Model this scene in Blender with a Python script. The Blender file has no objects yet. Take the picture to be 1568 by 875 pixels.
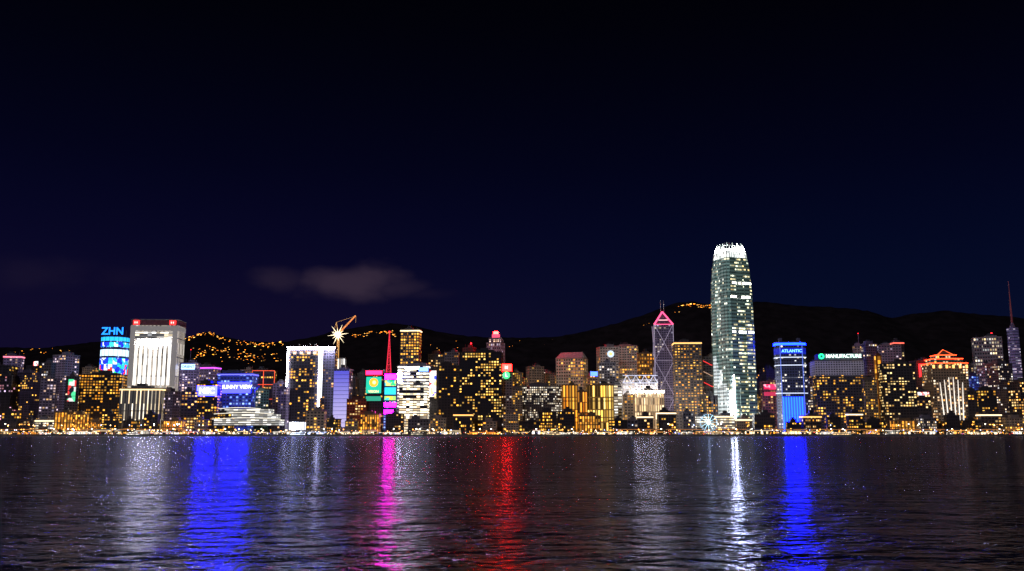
import bpy, math, random
from mathutils import Vector, noise
R = random.Random(11)
scene = bpy.context.scene
scene.view_settings.view_transform = 'Standard'
scene.view_settings.look = 'None'
scene.view_settings.exposure = 0

# ------------------------------------------------------------------ image pixel to world helpers
F = 1394.0
TP = 224.0 / F
P = math.atan(TP)
CH = 8.0
def px2w(px, py, D):
    """image pixel + chosen depth along Y -> world X, Z"""
    a = (px - 784) / F; b = (437.5 - py) / F
    t = D / (math.cos(P) - b * math.sin(P))
    return a * t, CH + t * (math.sin(P) + b * math.cos(P))

# ------------------------------------------------------------------ materials
def new_mat(name):
    m = bpy.data.materials.new(name); m.use_nodes = True
    return m, m.node_tree, m.node_tree.nodes['Principled BSDF']

def facade_group():
    g = bpy.data.node_groups.new('facade', 'ShaderNodeTree')
    I = g.interface
    def inp(n, t, d):
        s = I.new_socket(name=n, in_out='INPUT', socket_type=t); s.default_value = d
    inp('Seed', 'NodeSocketFloat', 0); inp('Frac', 'NodeSocketFloat', .4)
    inp('WinW', 'NodeSocketFloat', .6); inp('WinH', 'NodeSocketFloat', .5)
    inp('ColA', 'NodeSocketColor', (1, .5, .1, 1)); inp('ColB', 'NodeSocketColor', (1, .7, .3, 1))
    inp('Strength', 'NodeSocketFloat', 2); inp('Base', 'NodeSocketColor', (.1, .1, .1, 1))
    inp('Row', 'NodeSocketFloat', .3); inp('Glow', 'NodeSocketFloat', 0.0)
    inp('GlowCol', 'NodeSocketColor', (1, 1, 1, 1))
    I.new_socket(name='Shader', in_out='OUTPUT', socket_type='NodeSocketShader')
    N, L = g.nodes, g.links
    gi = N.new('NodeGroupInput'); go = N.new('NodeGroupOutput')
    def m(op, a, b=None, c=None):
        n = N.new('ShaderNodeMath'); n.operation = op
        for i, v in enumerate((a, b, c)):
            if v is None: continue
            if isinstance(v, (int, float)): n.inputs[i].default_value = v
            else: L.new(v, n.inputs[i])
        return n.outputs[0]
    uv = N.new('ShaderNodeUVMap'); sep = N.new('ShaderNodeSeparateXYZ'); L.new(uv.outputs[0], sep.inputs[0])
    u, v = sep.outputs[0], sep.outputs[1]
    fu, fv = m('FLOOR', u), m('FLOOR', v)
    cb = N.new('ShaderNodeCombineXYZ'); L.new(fu, cb.inputs[0]); L.new(fv, cb.inputs[1]); L.new(gi.outputs['Seed'], cb.inputs[2])
    wn = N.new('ShaderNodeTexWhiteNoise'); wn.noise_dimensions = '3D'; L.new(cb.outputs[0], wn.inputs['Vector'])
    cs = N.new('ShaderNodeSeparateColor'); L.new(wn.outputs['Color'], cs.inputs[0])
    cb2 = N.new('ShaderNodeCombineXYZ'); L.new(m('FLOOR', m('MULTIPLY', u, .19)), cb2.inputs[0]); L.new(fv, cb2.inputs[1]); L.new(gi.outputs['Seed'], cb2.inputs[2])
    wr = N.new('ShaderNodeTexWhiteNoise'); wr.noise_dimensions = '3D'; L.new(cb2.outputs[0], wr.inputs['Vector'])
    nz = N.new('ShaderNodeTexNoise'); nz.inputs['Scale'].default_value = .23; nz.inputs['Detail'].default_value = 1
    L.new(cb.outputs[0], nz.inputs['Vector'])
    sc = m('ADD', m('MULTIPLY', cs.outputs[0], m('SUBTRACT', 1.0, gi.outputs['Row'])), m('MULTIPLY', wr.outputs['Value'], gi.outputs['Row']))
    sc = m('ADD', sc, m('MULTIPLY', m('SUBTRACT', nz.outputs[0], .5), 2.0))
    lit = m('LESS_THAN', sc, gi.outputs['Frac'])
    mu = m('LESS_THAN', m('ABSOLUTE', m('SUBTRACT', m('FRACT', u), .5)), m('MULTIPLY', gi.outputs['WinW'], .5))
    mv = m('LESS_THAN', m('ABSOLUTE', m('SUBTRACT', m('FRACT', v), .5)), m('MULTIPLY', gi.outputs['WinH'], .5))
    win = m('MULTIPLY', mu, mv)
    br = m('ADD', .22, m('MULTIPLY', m('MULTIPLY', cs.outputs[1], cs.outputs[1]), 1.35))
    est = m('MULTIPLY', m('MULTIPLY', m('MULTIPLY', win, lit), br), gi.outputs['Strength'])
    mx = N.new('ShaderNodeMix'); mx.data_type = 'RGBA'
    L.new(cs.outputs[2], mx.inputs['Factor']); L.new(gi.outputs['ColA'], mx.inputs[6]); L.new(gi.outputs['ColB'], mx.inputs[7])
    # facade colour with grime
    tc = N.new('ShaderNodeTexCoord')
    n2 = N.new('ShaderNodeTexNoise'); n2.inputs['Scale'].default_value = .06; n2.inputs['Detail'].default_value = 5
    L.new(tc.outputs['Object'], n2.inputs['Vector'])
    g1 = m('ADD', .5, m('MULTIPLY', n2.outputs[0], .9))
    vm = N.new('ShaderNodeVectorMath'); vm.operation = 'SCALE'; L.new(gi.outputs['Base'], vm.inputs[0]); L.new(g1, vm.inputs['Scale'])
    mb = N.new('ShaderNodeMix'); mb.data_type = 'RGBA'; L.new(win, mb.inputs['Factor']); L.new(vm.outputs[0], mb.inputs[6]); mb.inputs[7].default_value = (.012, .014, .02, 1)
    bs = N.new('ShaderNodeBsdfPrincipled'); L.new(mb.outputs[2], bs.inputs['Base Color'])
    L.new(m('SUBTRACT', .65, m('MULTIPLY', win, .3)), bs.inputs['Roughness'])
    em = N.new('ShaderNodeEmission'); L.new(mx.outputs[2], em.inputs[0]); L.new(est, em.inputs[1])
    em2 = N.new('ShaderNodeEmission'); L.new(gi.outputs['GlowCol'], em2.inputs[0])  # even emission painted over the walls in place of floodlight
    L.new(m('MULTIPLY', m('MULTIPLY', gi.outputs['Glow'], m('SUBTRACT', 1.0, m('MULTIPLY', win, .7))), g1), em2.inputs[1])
    a1 = N.new('ShaderNodeAddShader'); a2 = N.new('ShaderNodeAddShader')
    L.new(bs.outputs[0], a1.inputs[0]); L.new(em.outputs[0], a1.inputs[1]); L.new(a1.outputs[0], a2.inputs[0]); L.new(em2.outputs[0], a2.inputs[1])
    L.new(a2.outputs[0], go.inputs[0])
    return g
FG = facade_group()
_seed = [0]
def c4(c): return (c[0], c[1], c[2], 1)
def facade(base=(.1, .1, .1), frac=.4, ww=.62, wh=.52, A=(1, .48, .07), B=(1, .7, .25), st=2., row=.35, glow=0., gc=(1, 1, 1)):
    _seed[0] += 1
    m = bpy.data.materials.new('facade_mat'); m.use_nodes = True
    nt = m.node_tree; nt.nodes.clear()
    g = nt.nodes.new('ShaderNodeGroup'); g.node_tree = FG; o = nt.nodes.new('ShaderNodeOutputMaterial')
    nt.links.new(g.outputs[0], o.inputs[0])
    i = g.inputs
    i['Seed'].default_value = _seed[0] * 3.37; i['Frac'].default_value = frac; i['WinW'].default_value = ww; i['WinH'].default_value = wh
    i['ColA'].default_value = c4(A); i['ColB'].default_value = c4(B); i['Strength'].default_value = st; i['Base'].default_value = c4(base)
    i['Row'].default_value = row; i['Glow'].default_value = glow; i['GlowCol'].default_value = c4(gc)
    m.cycles.emission_sampling = 'NONE'
    return m
_mc = {}
def solid(c, rough=.7, metal=0.):
    k = ('s', c, rough, metal)
    if k not in _mc:
        m, nt, b = new_mat('cladding')
        n = nt.nodes.new('ShaderNodeTexNoise'); n.inputs['Scale'].default_value = .2; n.inputs['Detail'].default_value = 5
        t = nt.nodes.new('ShaderNodeTexCoord'); nt.links.new(t.outputs['Object'], n.inputs['Vector'])
        r = nt.nodes.new('ShaderNodeValToRGB'); r.color_ramp.elements[0].position = .3; r.color_ramp.elements[1].position = .7
        r.color_ramp.elements[0].color = c4([x * .6 for x in c]); r.color_ramp.elements[1].color = c4([min(1, x * 1.25) for x in c])
        nt.links.new(n.outputs[0], r.inputs[0]); nt.links.new(r.outputs[0], b.inputs['Base Color'])
        b.inputs['Roughness'].default_value = rough; b.inputs['Metallic'].default_value = metal
        _mc[k] = m
    return _mc[k]
def glow(c, s):
    k = ('g', c, s)
    if k not in _mc:
        m, nt, b = new_mat('lit_panel')
        b.inputs['Base Color'].default_value = c4([x * .3 + .03 for x in c]); b.inputs['Emission Color'].default_value = c4(c); b.inputs['Emission Strength'].default_value = s
        m.cycles.emission_sampling = 'FRONT_BACK' if s >= 35 else 'NONE'
        _mc[k] = m
    return _mc[k]
def screen(cols, st, scale=1.0, seed=0):
    """LED screen: irregular blocks of colour"""
    m, nt, b = new_mat('led_screen'); N, L = nt.nodes, nt.links
    uv = N.new('ShaderNodeUVMap'); mp = N.new('ShaderNodeMapping'); mp.inputs['Scale'].default_value = (scale, scale, 1); mp.inputs['Location'].default_value = (seed * 1.7, seed * .9, 0)
    L.new(uv.outputs[0], mp.inputs[0])
    n = N.new('ShaderNodeTexVoronoi'); n.distance = 'CHEBYCHEV'; n.inputs['Scale'].default_value = 1.0
    L.new(mp.outputs[0], n.inputs['Vector'])
    s = N.new('ShaderNodeSeparateColor'); L.new(n.outputs['Color'], s.inputs[0])
    r = N.new('ShaderNodeValToRGB'); r.color_ramp.interpolation = 'CONSTANT'
    e = r.color_ramp.elements
    while len(e) < len(cols): e.new(.5)
    for i, c in enumerate(cols): e[i].position = i / len(cols)
    for i, c in enumerate(cols): e[i].color = c4(c)
    L.new(s.outputs[0], r.inputs[0]); L.new(r.outputs[0], b.inputs['Emission Color']); b.inputs['Emission Strength'].default_value = st
    b.inputs['Base Color'].default_value = (.02, .02, .02, 1)
    m.cycles.emission_sampling = 'NONE'
    return m

# ------------------------------------------------------------------ mesh builder
class MB:
    def __init__(s): s.v = []; s.f = []; s.uv = []; s.mi = []; s.ml = []
    def mid(s, m):
        if m not in s.ml: s.ml.append(m)
        return s.ml.index(m)
    def face(s, pts, mat, uv=None):
        b = len(s.v); s.v += [tuple(p) for p in pts]; s.f.append(tuple(range(b, b + len(pts))))
        s.uv.append(uv or [(0, 0)] * len(pts)); s.mi.append(s.mid(mat))
    def box(s, x0, x1, y0, y1, z0, z1, mat, cell=None):
        s.prism([(x0, y0), (x1, y0), (x1, y1), (x0, y1)], z0, z1, mat, mat, cell=cell or (4, 4))
    def prism(s, poly, z0, z1, wall, roof, top=None, cell=(4, 4), u0=0, walls=None, vbase=0.0, bottom=True):
        top = top or poly; n = len(poly); u = u0
        vf = max(1, round((z1 - z0) / cell[1]))
        for i in range(n):
            a, b = poly[i], poly[(i + 1) % n]; ta, tb = top[i], top[(i + 1) % n]
            l = math.hypot(b[0] - a[0], b[1] - a[1]); nb = max(1, round(l / cell[0]))
            w = walls[i] if walls else wall
            s.face([(a[0], a[1], z0), (b[0], b[1], z0), (tb[0], tb[1], z1), (ta[0], ta[1], z1)], w, [(u, vbase), (u + nb, vbase), (u + nb, vbase + vf), (u, vbase + vf)])
            u += nb + 1
        s.face([(p[0], p[1], z1) for p in top], roof)
        if bottom: s.face([(p[0], p[1], z0) for p in reversed(poly)], roof)
        return vbase + vf
    def beam(s, p, q, w, mat, w2=None):
        p, q = Vector(p), Vector(q); d = (q - p)
        if d.length < 1e-4: return
        d.normalize(); a = Vector((0, 0, 1)) if abs(d.z) < .9 else Vector((0, 1, 0))
        x = d.cross(a).normalized() / 2; y = d.cross(x).normalized() / 2
        c = [-x - y, x - y, x + y, -x + y]; e = w if w2 is None else w2
        for i in range(4):
            j = (i + 1) % 4
            s.face([p + c[i] * w, p + c[j] * w, q + c[j] * e, q + c[i] * e], mat)
        s.face([p + c[i] * w for i in (3, 2, 1, 0)], mat); s.face([q + c[i] * e for i in range(4)], mat)
    def ball(s, c, r, mat, n=6):
        for j in range(3):
            t0, t1 = math.pi * j / 3, math.pi * (j + 1) / 3
            for i in range(n):
                a0, a1 = 2 * math.pi * i / n, 2 * math.pi * (i + 1) / n
                def q(t, a): return (c[0] + r * math.sin(t) * math.cos(a), c[1] + r * math.sin(t) * math.sin(a), c[2] + r * math.cos(t))
                if j == 0: s.face([q(0, 0), q(t1, a0), q(t1, a1)], mat)
                elif j == 2: s.face([q(t0, a0), q(math.pi, 0), q(t0, a1)], mat)
                else: s.face([q(t0, a0), q(t1, a0), q(t1, a1), q(t0, a1)], mat)
    def obj(s, name, loc=(0, 0, 0), rot=0, parent=None):
        me = bpy.data.meshes.new(name); me.from_pydata(s.v, [], s.f)
        for m in s.ml: me.materials.append(m)
        me.polygons.foreach_set('material_index', s.mi)
        uvl = me.uv_layers.new(name='UVMap')
        fl = [c for f in s.uv for p in f for c in p]; uvl.data.foreach_set('uv', fl)
        me.update()
        o = bpy.data.objects.new(name, me); scene.collection.objects.link(o)
        o.location = loc; o.rotation_euler = (0, 0, rot)
        if parent: o.parent = parent
        return o

def text(parent, s, size, loc, mat, name='sign_lettering', rz=0):
    c = bpy.data.curves.new(name, 'FONT'); c.body = s; c.size = size; c.align_x = 'CENTER'; c.align_y = 'CENTER'; c.extrude = .15; c.offset = size * .02
    o = bpy.data.objects.new(name, c); scene.collection.objects.link(o); o.data.materials.append(mat)
    o.rotation_euler = (math.pi / 2, 0, rz); o.location = loc; o.parent = parent
    return o

YA, YB = (1, .36, .02), (1, .58, .10)
WA, WB = (1, .78, .45), (.9, .93, 1)
ST = {
 'yd': dict(base=(.045, .035, .035), frac=.46, A=YA, B=YB, st=2.0),
 'ys': dict(base=(.055, .045, .055), frac=.27, A=YA, B=YB, st=1.9),
 'ym': dict(base=(.10, .08, .08), frac=.36, A=YA, B=(1, .72, .3), st=1.9),
 'wg': dict(base=(.17, .16, .19), frac=.30, A=(1, .6, .2), B=WB, st=1.5),
 'pu': dict(base=(.22, .18, .28), frac=.26, A=(1, .55, .18), B=(.8, .7, 1), st=1.4, glow=.028, gc=(.55, .42, .95)),
 'be': dict(base=(.34, .27, .22), frac=.3, A=YA, B=YB, st=1.8, glow=.03, gc=(1, .7, .45)),
 'or': dict(base=(.3, .18, .08), frac=.8, ww=.5, wh=.93, A=(1, .28, .015), B=(1, .48, .06), st=1.8, row=.1, glow=.06, gc=(1, .4, .05)),
 'yv': dict(base=(.3, .2, .1), frac=.8, ww=.6, wh=.9, A=(1, .5, .05), B=(1, .7, .2), st=2.1, row=.1, glow=.12, gc=(1, .5, .08)),
 'wv': dict(base=(.5, .5, .5), frac=.85, ww=.5, wh=.97, A=WA, B=(1, 1, 1), st=1.6, row=.1, glow=.12),
 'hb': dict(base=(.3, .3, .32), frac=.7, ww=1.1, wh=.5, A=WA, B=(1, 1, .95), st=1.8, row=.8),
 'dk': dict(base=(.05, .045, .06), frac=.16, A=YA, B=(1, .7, .3), st=1.5),
 'bl': dict(base=(.06, .08, .3), frac=.4, A=(.05, .15, 1), B=(.35, .55, 1), st=1.5, glow=.06, gc=(.05, .1, 1)),
}
RED = (1, .012, .02); CYN = (.02, .45, 1); WHT = (1, .95, .88)

def rect(w, d, ch=0):
    a, b = w / 2, d / 2
    if not ch: return [(-a, -b), (a, -b), (a, b), (-a, b)]
    return [(-a + ch, -b), (a - ch, -b), (a, -b + ch), (a, b - ch), (a - ch, b), (-a + ch, b), (-a, b - ch), (-a, -b + ch)]

def tower(name, x0, x1, yt, D, style='ys', rot=None, cell=(4.2, 4.2), crown='plant', ratio=None, ch=0, pier=2, roofc=None, setb=None, rs=2.2, **kw):
    """one building as a single mesh; returns (object, w, d, height)"""
    p = dict(ST[style]); p.update(kw)
    if cell[1] < 8: cell = (cell[0] * 1.3, cell[1] * 1.28)
    fm = facade(**p)
    base = p['base']; tr = solid(tuple(round(min(.6, b * .9 + .005), 3) for b in base)); rf = solid((.04, .04, .045))
    xm = (x0 + x1) / 2; ymid = (yt + 645) / 2
    X, _ = px2w(xm, ymid, D); _, Zt = px2w(xm, yt, D)
    W = (x1 - x0) * D * .99 / F
    if rot is None: rot = R.choice([-1, 1]) * math.radians(R.uniform(3, 24))
    r = ratio or R.uniform(.6, .95)
    w = W / (math.cos(rot) + r * abs(math.sin(rot))); d = w * r
    h = Zt - 3
    mb = MB()
    poly = rect(w, d, ch)
    levels = [(poly, w, d, 0, h)]
    if setb:
        f, sc = setb; levels = [(poly, w, d, 0, h * f), (rect(w * sc, d * sc, ch * sc), w * sc, d * sc, h * f, h)]
    vb = 0
    for li, (pl, ww_, dd_, za, zb) in enumerate(levels):
        vb = mb.prism(pl, za, zb, fm, rf, cell=cell, u0=_seed[0] * 7, vbase=vb)
        if not ch and pier:
            nb = max(1, round(ww_ / cell[0])); nd = max(1, round(dd_ / cell[0]))
            for i in range(0, nb + 1, pier):
                x = -ww_ / 2 + ww_ * i / nb
                mb.box(x - .35, x + .35, -dd_ / 2 - .5, -dd_ / 2 + .1, za + .02, zb - .03, tr)
            for i in range(0, nd + 1, pier):
                y = -dd_ / 2 + dd_ * i / nd
                for sx in (-1, 1):
                    xx = sx * ww_ / 2; mb.box(min(xx, xx + sx * .5), max(xx, xx + sx * .5), y - .36, y + .36, za + .02, zb - .05, tr)
        o = [(q[0] * (1 + 1.4 / ww_), q[1] * (1 + 1.4 / dd_)) for q in pl]
        mb.prism(o, zb - 1.0, zb + 1.2, tr, rf)
        nbands = max(1, int((zb - za) / 45))
        for k in range(1, nbands + 1):
            z = za + (zb - za) * k / (nbands + 1)
            mb.prism([(q[0] * (1 + 1.7 / ww_), q[1] * (1 + 1.7 / dd_)) for q in pl], z, z + 1.6, tr, rf)
    wt, dt = levels[-1][1], levels[-1][2]
    if crown in ('plant', 'mast', 'beacon', 'lit'):
        a = R.uniform(.3, .6); off = R.uniform(-.15, .15) * wt
        mb.box(off - wt * a / 2, off + wt * a / 2, -dt * .3, dt * .3, h + 1.21, h + R.uniform(4, 7), tr)
        mb.box(off - wt * a * .25, off + wt * a * .2, -dt * .2, dt * .15, h + 3, h + R.uniform(8, 10), rf)
        for _ in range(3):
            q = R.uniform(-.4, .4) * wt; mb.beam((q, 0, h + 1), (q, 0, h + R.uniform(5, 11)), .35, tr)
    if crown == 'mast':
        mb.beam((0, 0, h), (0, 0, h + 28), .9, tr); mb.ball((0, 0, h + 28), .9, glow(RED, 6))
    if crown == 'beacon': mb.ball((wt * .2, -dt * .1, h + 10), 1.7, glow(RED, 10))
    if crown == 'lit':
        mb.box(-wt / 2 - .9, wt / 2 + .9, -dt / 2 - .95, dt / 2 + .9, h - 3.6, h - 1.2, glow(roofc or WHT, rs))
    if crown in ('pyr', 'gable'):
        o = levels[-1][0]
        o2 = [(q[0] * (.12 if crown == 'pyr' else .8), q[1] * .1) for q in o]
        mb.prism(o, h + 1.21, h + wt * .25, solid(roofc or (.3, .3, .33)), rf, top=o2)
    o = mb.obj(name, (X, D + d / 2, 3), rot)
    return o, w, d, h

def px2m(px, D): return px * D * .99 / F
def zrel(y, D): return px2w(784, y, D)[1] - 3
def sign(o, w, d, xc, zc, sw, sh, mat, name='sign_panel', depth=.8, cells=3):
    """flat sign panel on the front (-y) face; coordinates local to building"""
    mb = MB(); y = -d / 2 - .65
    mb.box(xc - sw / 2 - .4, xc + sw / 2 + .4, y - depth, y, zc - sh / 2 - .4, zc + sh / 2 + .4, solid((.05, .05, .05)))
    yy = y - depth - .05
    a = cells * sw / max(sw, sh); b = cells * sh / max(sw, sh)
    mb.face([(xc - sw / 2, yy, zc - sh / 2), (xc + sw / 2, yy, zc - sh / 2), (xc + sw / 2, yy, zc + sh / 2), (xc - sw / 2, yy, zc + sh / 2)], mat, [(0, 0), (a, 0), (a, b), (0, b)])
    return mb.obj(name, parent=o)
def disc(o, xc, y, zc, r, mat, name='logo_disc', hole=.0):
    mb = MB(); n = 20
    pts = [(xc + r * math.cos(2 * math.pi * i / n), zc + r * math.sin(2 * math.pi * i / n)) for i in range(n)]
    pi_ = [(xc + r * hole * math.cos(2 * math.pi * i / n), zc + r * hole * math.sin(2 * math.pi * i / n)) for i in range(n)]
    for i in range(n):
        j = (i + 1) % n
        mb.face([(pts[i][0], y, pts[i][1]), (pts[j][0], y, pts[j][1]), (pi_[j][0], y, pi_[j][1]), (pi_[i][0], y, pi_[i][1])] if hole else [(pts[i][0], y, pts[i][1]), (pts[j][0], y, pts[j][1]), (xc, y, zc)], mat)
        mb.face([(pts[i][0], y, pts[i][1]), (pts[i][0], y + .6, pts[i][1]), (pts[j][0], y + .6, pts[j][1]), (pts[j][0], y, pts[j][1])], mat)
    return mb.obj(name, parent=o)

# ================================================================== WORLD
w = bpy.data.worlds.new('World'); scene.world = w; w.use_nodes = True
nt = w.node_tree; N, L = nt.nodes, nt.links; N.clear()
out = N.new('ShaderNodeOutputWorld'); bg = N.new('ShaderNodeBackground'); L.new(bg.outputs[0], out.inputs[0])
tc = N.new('ShaderNodeTexCoord'); sp = N.new('ShaderNodeSeparateXYZ'); L.new(tc.outputs['Generated'], sp.inputs[0])
def wm(op, a, b=None, clamp=False):
    n = N.new('ShaderNodeMath'); n.operation = op; n.use_clamp = clamp
    for i, v in enumerate((a, b)):
        if v is None: continue
        if isinstance(v, (int, float)): n.inputs[i].default_value = v
        else: L.new(v, n.inputs[i])
    return n.outputs[0]
def ramp(stops, fac):
    r = N.new('ShaderNodeValToRGB'); e = r.color_ramp.elements; r.color_ramp.interpolation = 'B_SPLINE'
    while len(e) < len(stops): e.new(.5)
    for i, (p_, c) in enumerate(stops): e[i].position = p_
    for i, (p_, c) in enumerate(stops): e[i].color = c4(c)
    L.new(fac, r.inputs[0]); return r.outputs[0]
zz = wm('MULTIPLY', sp.outputs[2], 2.0, True)
left = ramp([(0, (.0066, .0040, .023)), (.24, (.0050, .0035, .022)), (.38, (.0023, .0023, .0185)), (.56, (.0009, .0011, .0092)), (.80, (.0005, .0006, .0026)), (1, (.0003, .0003, .0013))], zz)
right = ramp([(0, (.0028, .0046, .021)), (.24, (.0020, .0040, .0205)), (.38, (.0012, .0028, .0170)), (.56, (.0008, .0011, .0088)), (.80, (.0005, .0005, .0024)), (1, (.0003, .0003, .0012))], zz)
az = wm('ADD', wm('MULTIPLY', sp.outputs[0], 2.2), .42, True)
mx = N.new('ShaderNodeMix'); mx.data_type = 'RGBA'; L.new(az, mx.inputs['Factor']); L.new(left, mx.inputs[6]); L.new(right, mx.inputs[7])
yy = wm('MAXIMUM', sp.outputs[1], .02)
uu = wm('DIVIDE', sp.outputs[0], yy); vv = wm('DIVIDE', sp.outputs[2], yy)
nz = N.new('ShaderNodeTexNoise'); nz.inputs['Scale'].default_value = 20; nz.inputs['Detail'].default_value = 3; nz.inputs['Roughness'].default_value = .45
mp = N.new('ShaderNodeMapping'); mp.inputs['Scale'].default_value = (1, 1, 2.0); L.new(tc.outputs['Generated'], mp.inputs[0]); L.new(mp.outputs[0], nz.inputs['Vector'])
def blob(px, py, rx, ry, amp):
    x, z = px2w(px, py, 1.0); z -= CH
    du = wm('DIVIDE', wm('SUBTRACT', uu, x), rx / F); dv = wm('DIVIDE', wm('SUBTRACT', vv, z), ry / F)
    r2 = wm('ADD', wm('MULTIPLY', du, du), wm('MULTIPLY', dv, dv))
    g = wm('SUBTRACT', wm('SUBTRACT', 1.0, wm('SQRT', r2)), wm('MULTIPLY', wm('SUBTRACT', nz.outputs[0], .5), 1.1), True)
    n = N.new('ShaderNodeMapRange'); n.interpolation_type = 'SMOOTHSTEP'; n.inputs[2].default_value = .85; L.new(g, n.inputs[0])
    return wm('MULTIPLY', n.outputs[0], amp)
cl = None
for b in [(545, 434, 105, 42, .95), (595, 442, 80, 24, .45), (424, 428, 55, 26, .35), (650, 450, 70, 14, .12), (50, 420, 110, 40, .10), (200, 425, 80, 24, .05)]:
    q = blob(*b); cl = q if cl is None else wm('MAXIMUM', cl, q)
mc = N.new('ShaderNodeMix'); mc.data_type = 'RGBA'; L.new(cl, mc.inputs['Factor']); L.new(mx.outputs[2], mc.inputs[6]); mc.inputs[7].default_value = (.036, .023, .044, 1)
L.new(mc.outputs[2], bg.inputs[0]); bg.inputs[1].default_value = 1.0

# added faint soft sun: fill on the facades for city glow behind the viewer
sl = bpy.data.lights.new('city_fill_sun', 'SUN'); sl.energy = .40; sl.angle = math.radians(6); sl.color = (.85, .8, .98)
so = bpy.data.objects.new('city_fill_sun', sl); scene.collection.objects.link(so); so.rotation_euler = (math.radians(58), 0, math.radians(-28))

# ================================================================== WATER
m = bpy.data.materials.new('harbour_water'); m.use_nodes = True; nt = m.node_tree; N2, L2 = nt.nodes, nt.links; N2.clear()
wo = N2.new('ShaderNodeOutputMaterial'); gl_ = N2.new('ShaderNodeBsdfGlossy'); df = N2.new('ShaderNodeBsdfDiffuse'); ad = N2.new('ShaderNodeAddShader')
gl_.inputs['Color'].default_value = (.150, .160, .240, 1); gl_.inputs['Roughness'].default_value = .12; df.inputs['Color'].default_value = (.001, .003, .012, 1)
L2.new(gl_.outputs[0], ad.inputs[0]); L2.new(df.outputs[0], ad.inputs[1]); L2.new(ad.outputs[0], wo.inputs[0])
t = N2.new('ShaderNodeTexCoord')
prev = None
for sc_, rt, det, dist in [((.02, .04, 1), .1, 2, 9.0), ((.10, .15, 1), -.1, 2, 5.5), ((.34, .50, 1), .2, 2, 2.6), ((1.1, 1.6, 1), -.15, 2, .62)]:
    mp = N2.new('ShaderNodeMapping'); mp.inputs['Scale'].default_value = sc_; mp.inputs['Rotation'].default_value = (0, 0, rt)
    n = N2.new('ShaderNodeTexNoise'); n.inputs['Scale'].default_value = 1; n.inputs['Detail'].default_value = det; n.inputs['Distortion'].default_value = .5
    L2.new(t.outputs['Object'], mp.inputs[0]); L2.new(mp.outputs[0], n.inputs['Vector'])
    bp = N2.new('ShaderNodeBump'); bp.inputs['Strength'].default_value = 1; bp.inputs['Distance'].default_value = dist
    L2.new(n.outputs[0], bp.inputs['Height'])
    if prev: L2.new(prev.outputs[0], bp.inputs['Normal'])
    prev = bp
L2.new(prev.outputs[0], gl_.inputs['Normal'])
mb = MB(); mb.face([(-9000, -4000, 0), (9000, -4000, 0), (9000, 1700, 0), (-9000, 1700, 0)], m); mb.obj('water')
# ground + seawall
gm = solid((.06, .058, .055), .9)
mb = MB(); mb.face([(-9000, 1702, 3), (9000, 1702, 3), (9000, 12000, 3), (-9000, 12000, 3)], gm); mb.obj('ground')
sw = MB(); cm = solid((.14, .13, .12), .85)
sw.box(-6000, 6000, 1699.5, 1702, -3, 3.6, cm)
for i in range(-60, 61): sw.box(i * 32 - .6, i * 32 + .6, 1698.6, 1699.4, -3, 2.4, solid((.05, .05, .05)))
for i in range(-160, 160):
    sw.beam((i * 8, 1700.5, 3.6), (i * 8, 1700.5, 4.7), .12, cm)
sw.beam((-1300, 1700.5, 4.7), (1300, 1700.5, 4.7), .12, cm)
sw.obj('seawall')

# ================================================================== HILLS
prof = [(-900, 540), (-400, 520), (-100, 535), (0, 532), (60, 533), (110, 528), (150, 524), (190, 528), (260, 526), (290, 516), (318, 507), (350, 516), (400, 524), (440, 524), (480, 517), (520, 505), (560, 499), (600, 495), (630, 498), (660, 505), (700, 513), (740, 517), (800, 517), (850, 516), (880, 511), (920, 501), (960, 491), (1000, 478), (1030, 466), (1060, 462), (1090, 466), (1130, 462), (1165, 462), (1200, 467), (1250, 471), (1300, 472), (1330, 477), (1365, 488), (1400, 480), (1450, 475), (1490, 481), (1530, 484), (1568, 487), (1700, 500), (2000, 480), (2500, 530)]
YR, YF = 3100.0, 2330.0
rp = [(px2w(x, y, YR)) for x, y in prof]
def ridge(X):
    if X <= rp[0][0]: return rp[0][1]
    for (a, za), (b_, zb) in zip(rp, rp[1:]):
        if X <= b_: 
            s = (X - a) / (b_ - a); return za + (zb - za) * s
    return rp[-1][1]
def hz(X, Y):
    zr = ridge(X)
    if Y <= YR:
        s = max(0, (Y - YF) / (YR - YF)); p_ = s ** .9
    else:
        s = min(1, (Y - YR) / 1500); p_ = 1 - s * s * (3 - 2 * s)
    v = Vector((X * .0035, Y * .0035, 0))
    nse = noise.fractal(v, 1.0, 2.1, 5) * 70 * (s if Y <= YR else 1) * max(0, 1 - p_ * .93)
    sm = noise.fractal(v * 9, 1.0, 2.2, 3) * 3.5 + noise.noise(v * 60) * 1.6
    return 2 + (zr - 2) * p_ + nse + sm * min(1, p_ * 4)
hv = []; hf = []
xs = [-3400 + i * 14 for i in range(515)]; ys = [YF + i * (YR - YF) / 42 for i in range(43)] + [YR + 1500 * (i / 14) for i in range(1, 15)]
for Y in ys:
    for X in xs: hv.append((X, Y, hz(X, Y)))
nx = len(xs)
for j in range(len(ys) - 1):
    for i in range(nx - 1): hf.append((j * nx + i, j * nx + i + 1, (j + 1) * nx + i + 1, (j + 1) * nx + i))
me = bpy.data.meshes.new('hills'); me.from_pydata(hv, [], hf); me.polygons.foreach_set('use_smooth', [True] * len(hf))
hm, nt, b = new_mat('hill_woodland')
n = nt.nodes.new('ShaderNodeTexNoise'); n.inputs['Scale'].default_value = .03; n.inputs['Detail'].default_value = 8; t = nt.nodes.new('ShaderNodeTexCoord')
nt.links.new(t.outputs['Object'], n.inputs['Vector'])
r = nt.nodes.new('ShaderNodeValToRGB'); r.color_ramp.elements[0].color = (.015, .012, .014, 1); r.color_ramp.elements[1].color = (.030, .024, .027, 1)
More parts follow.
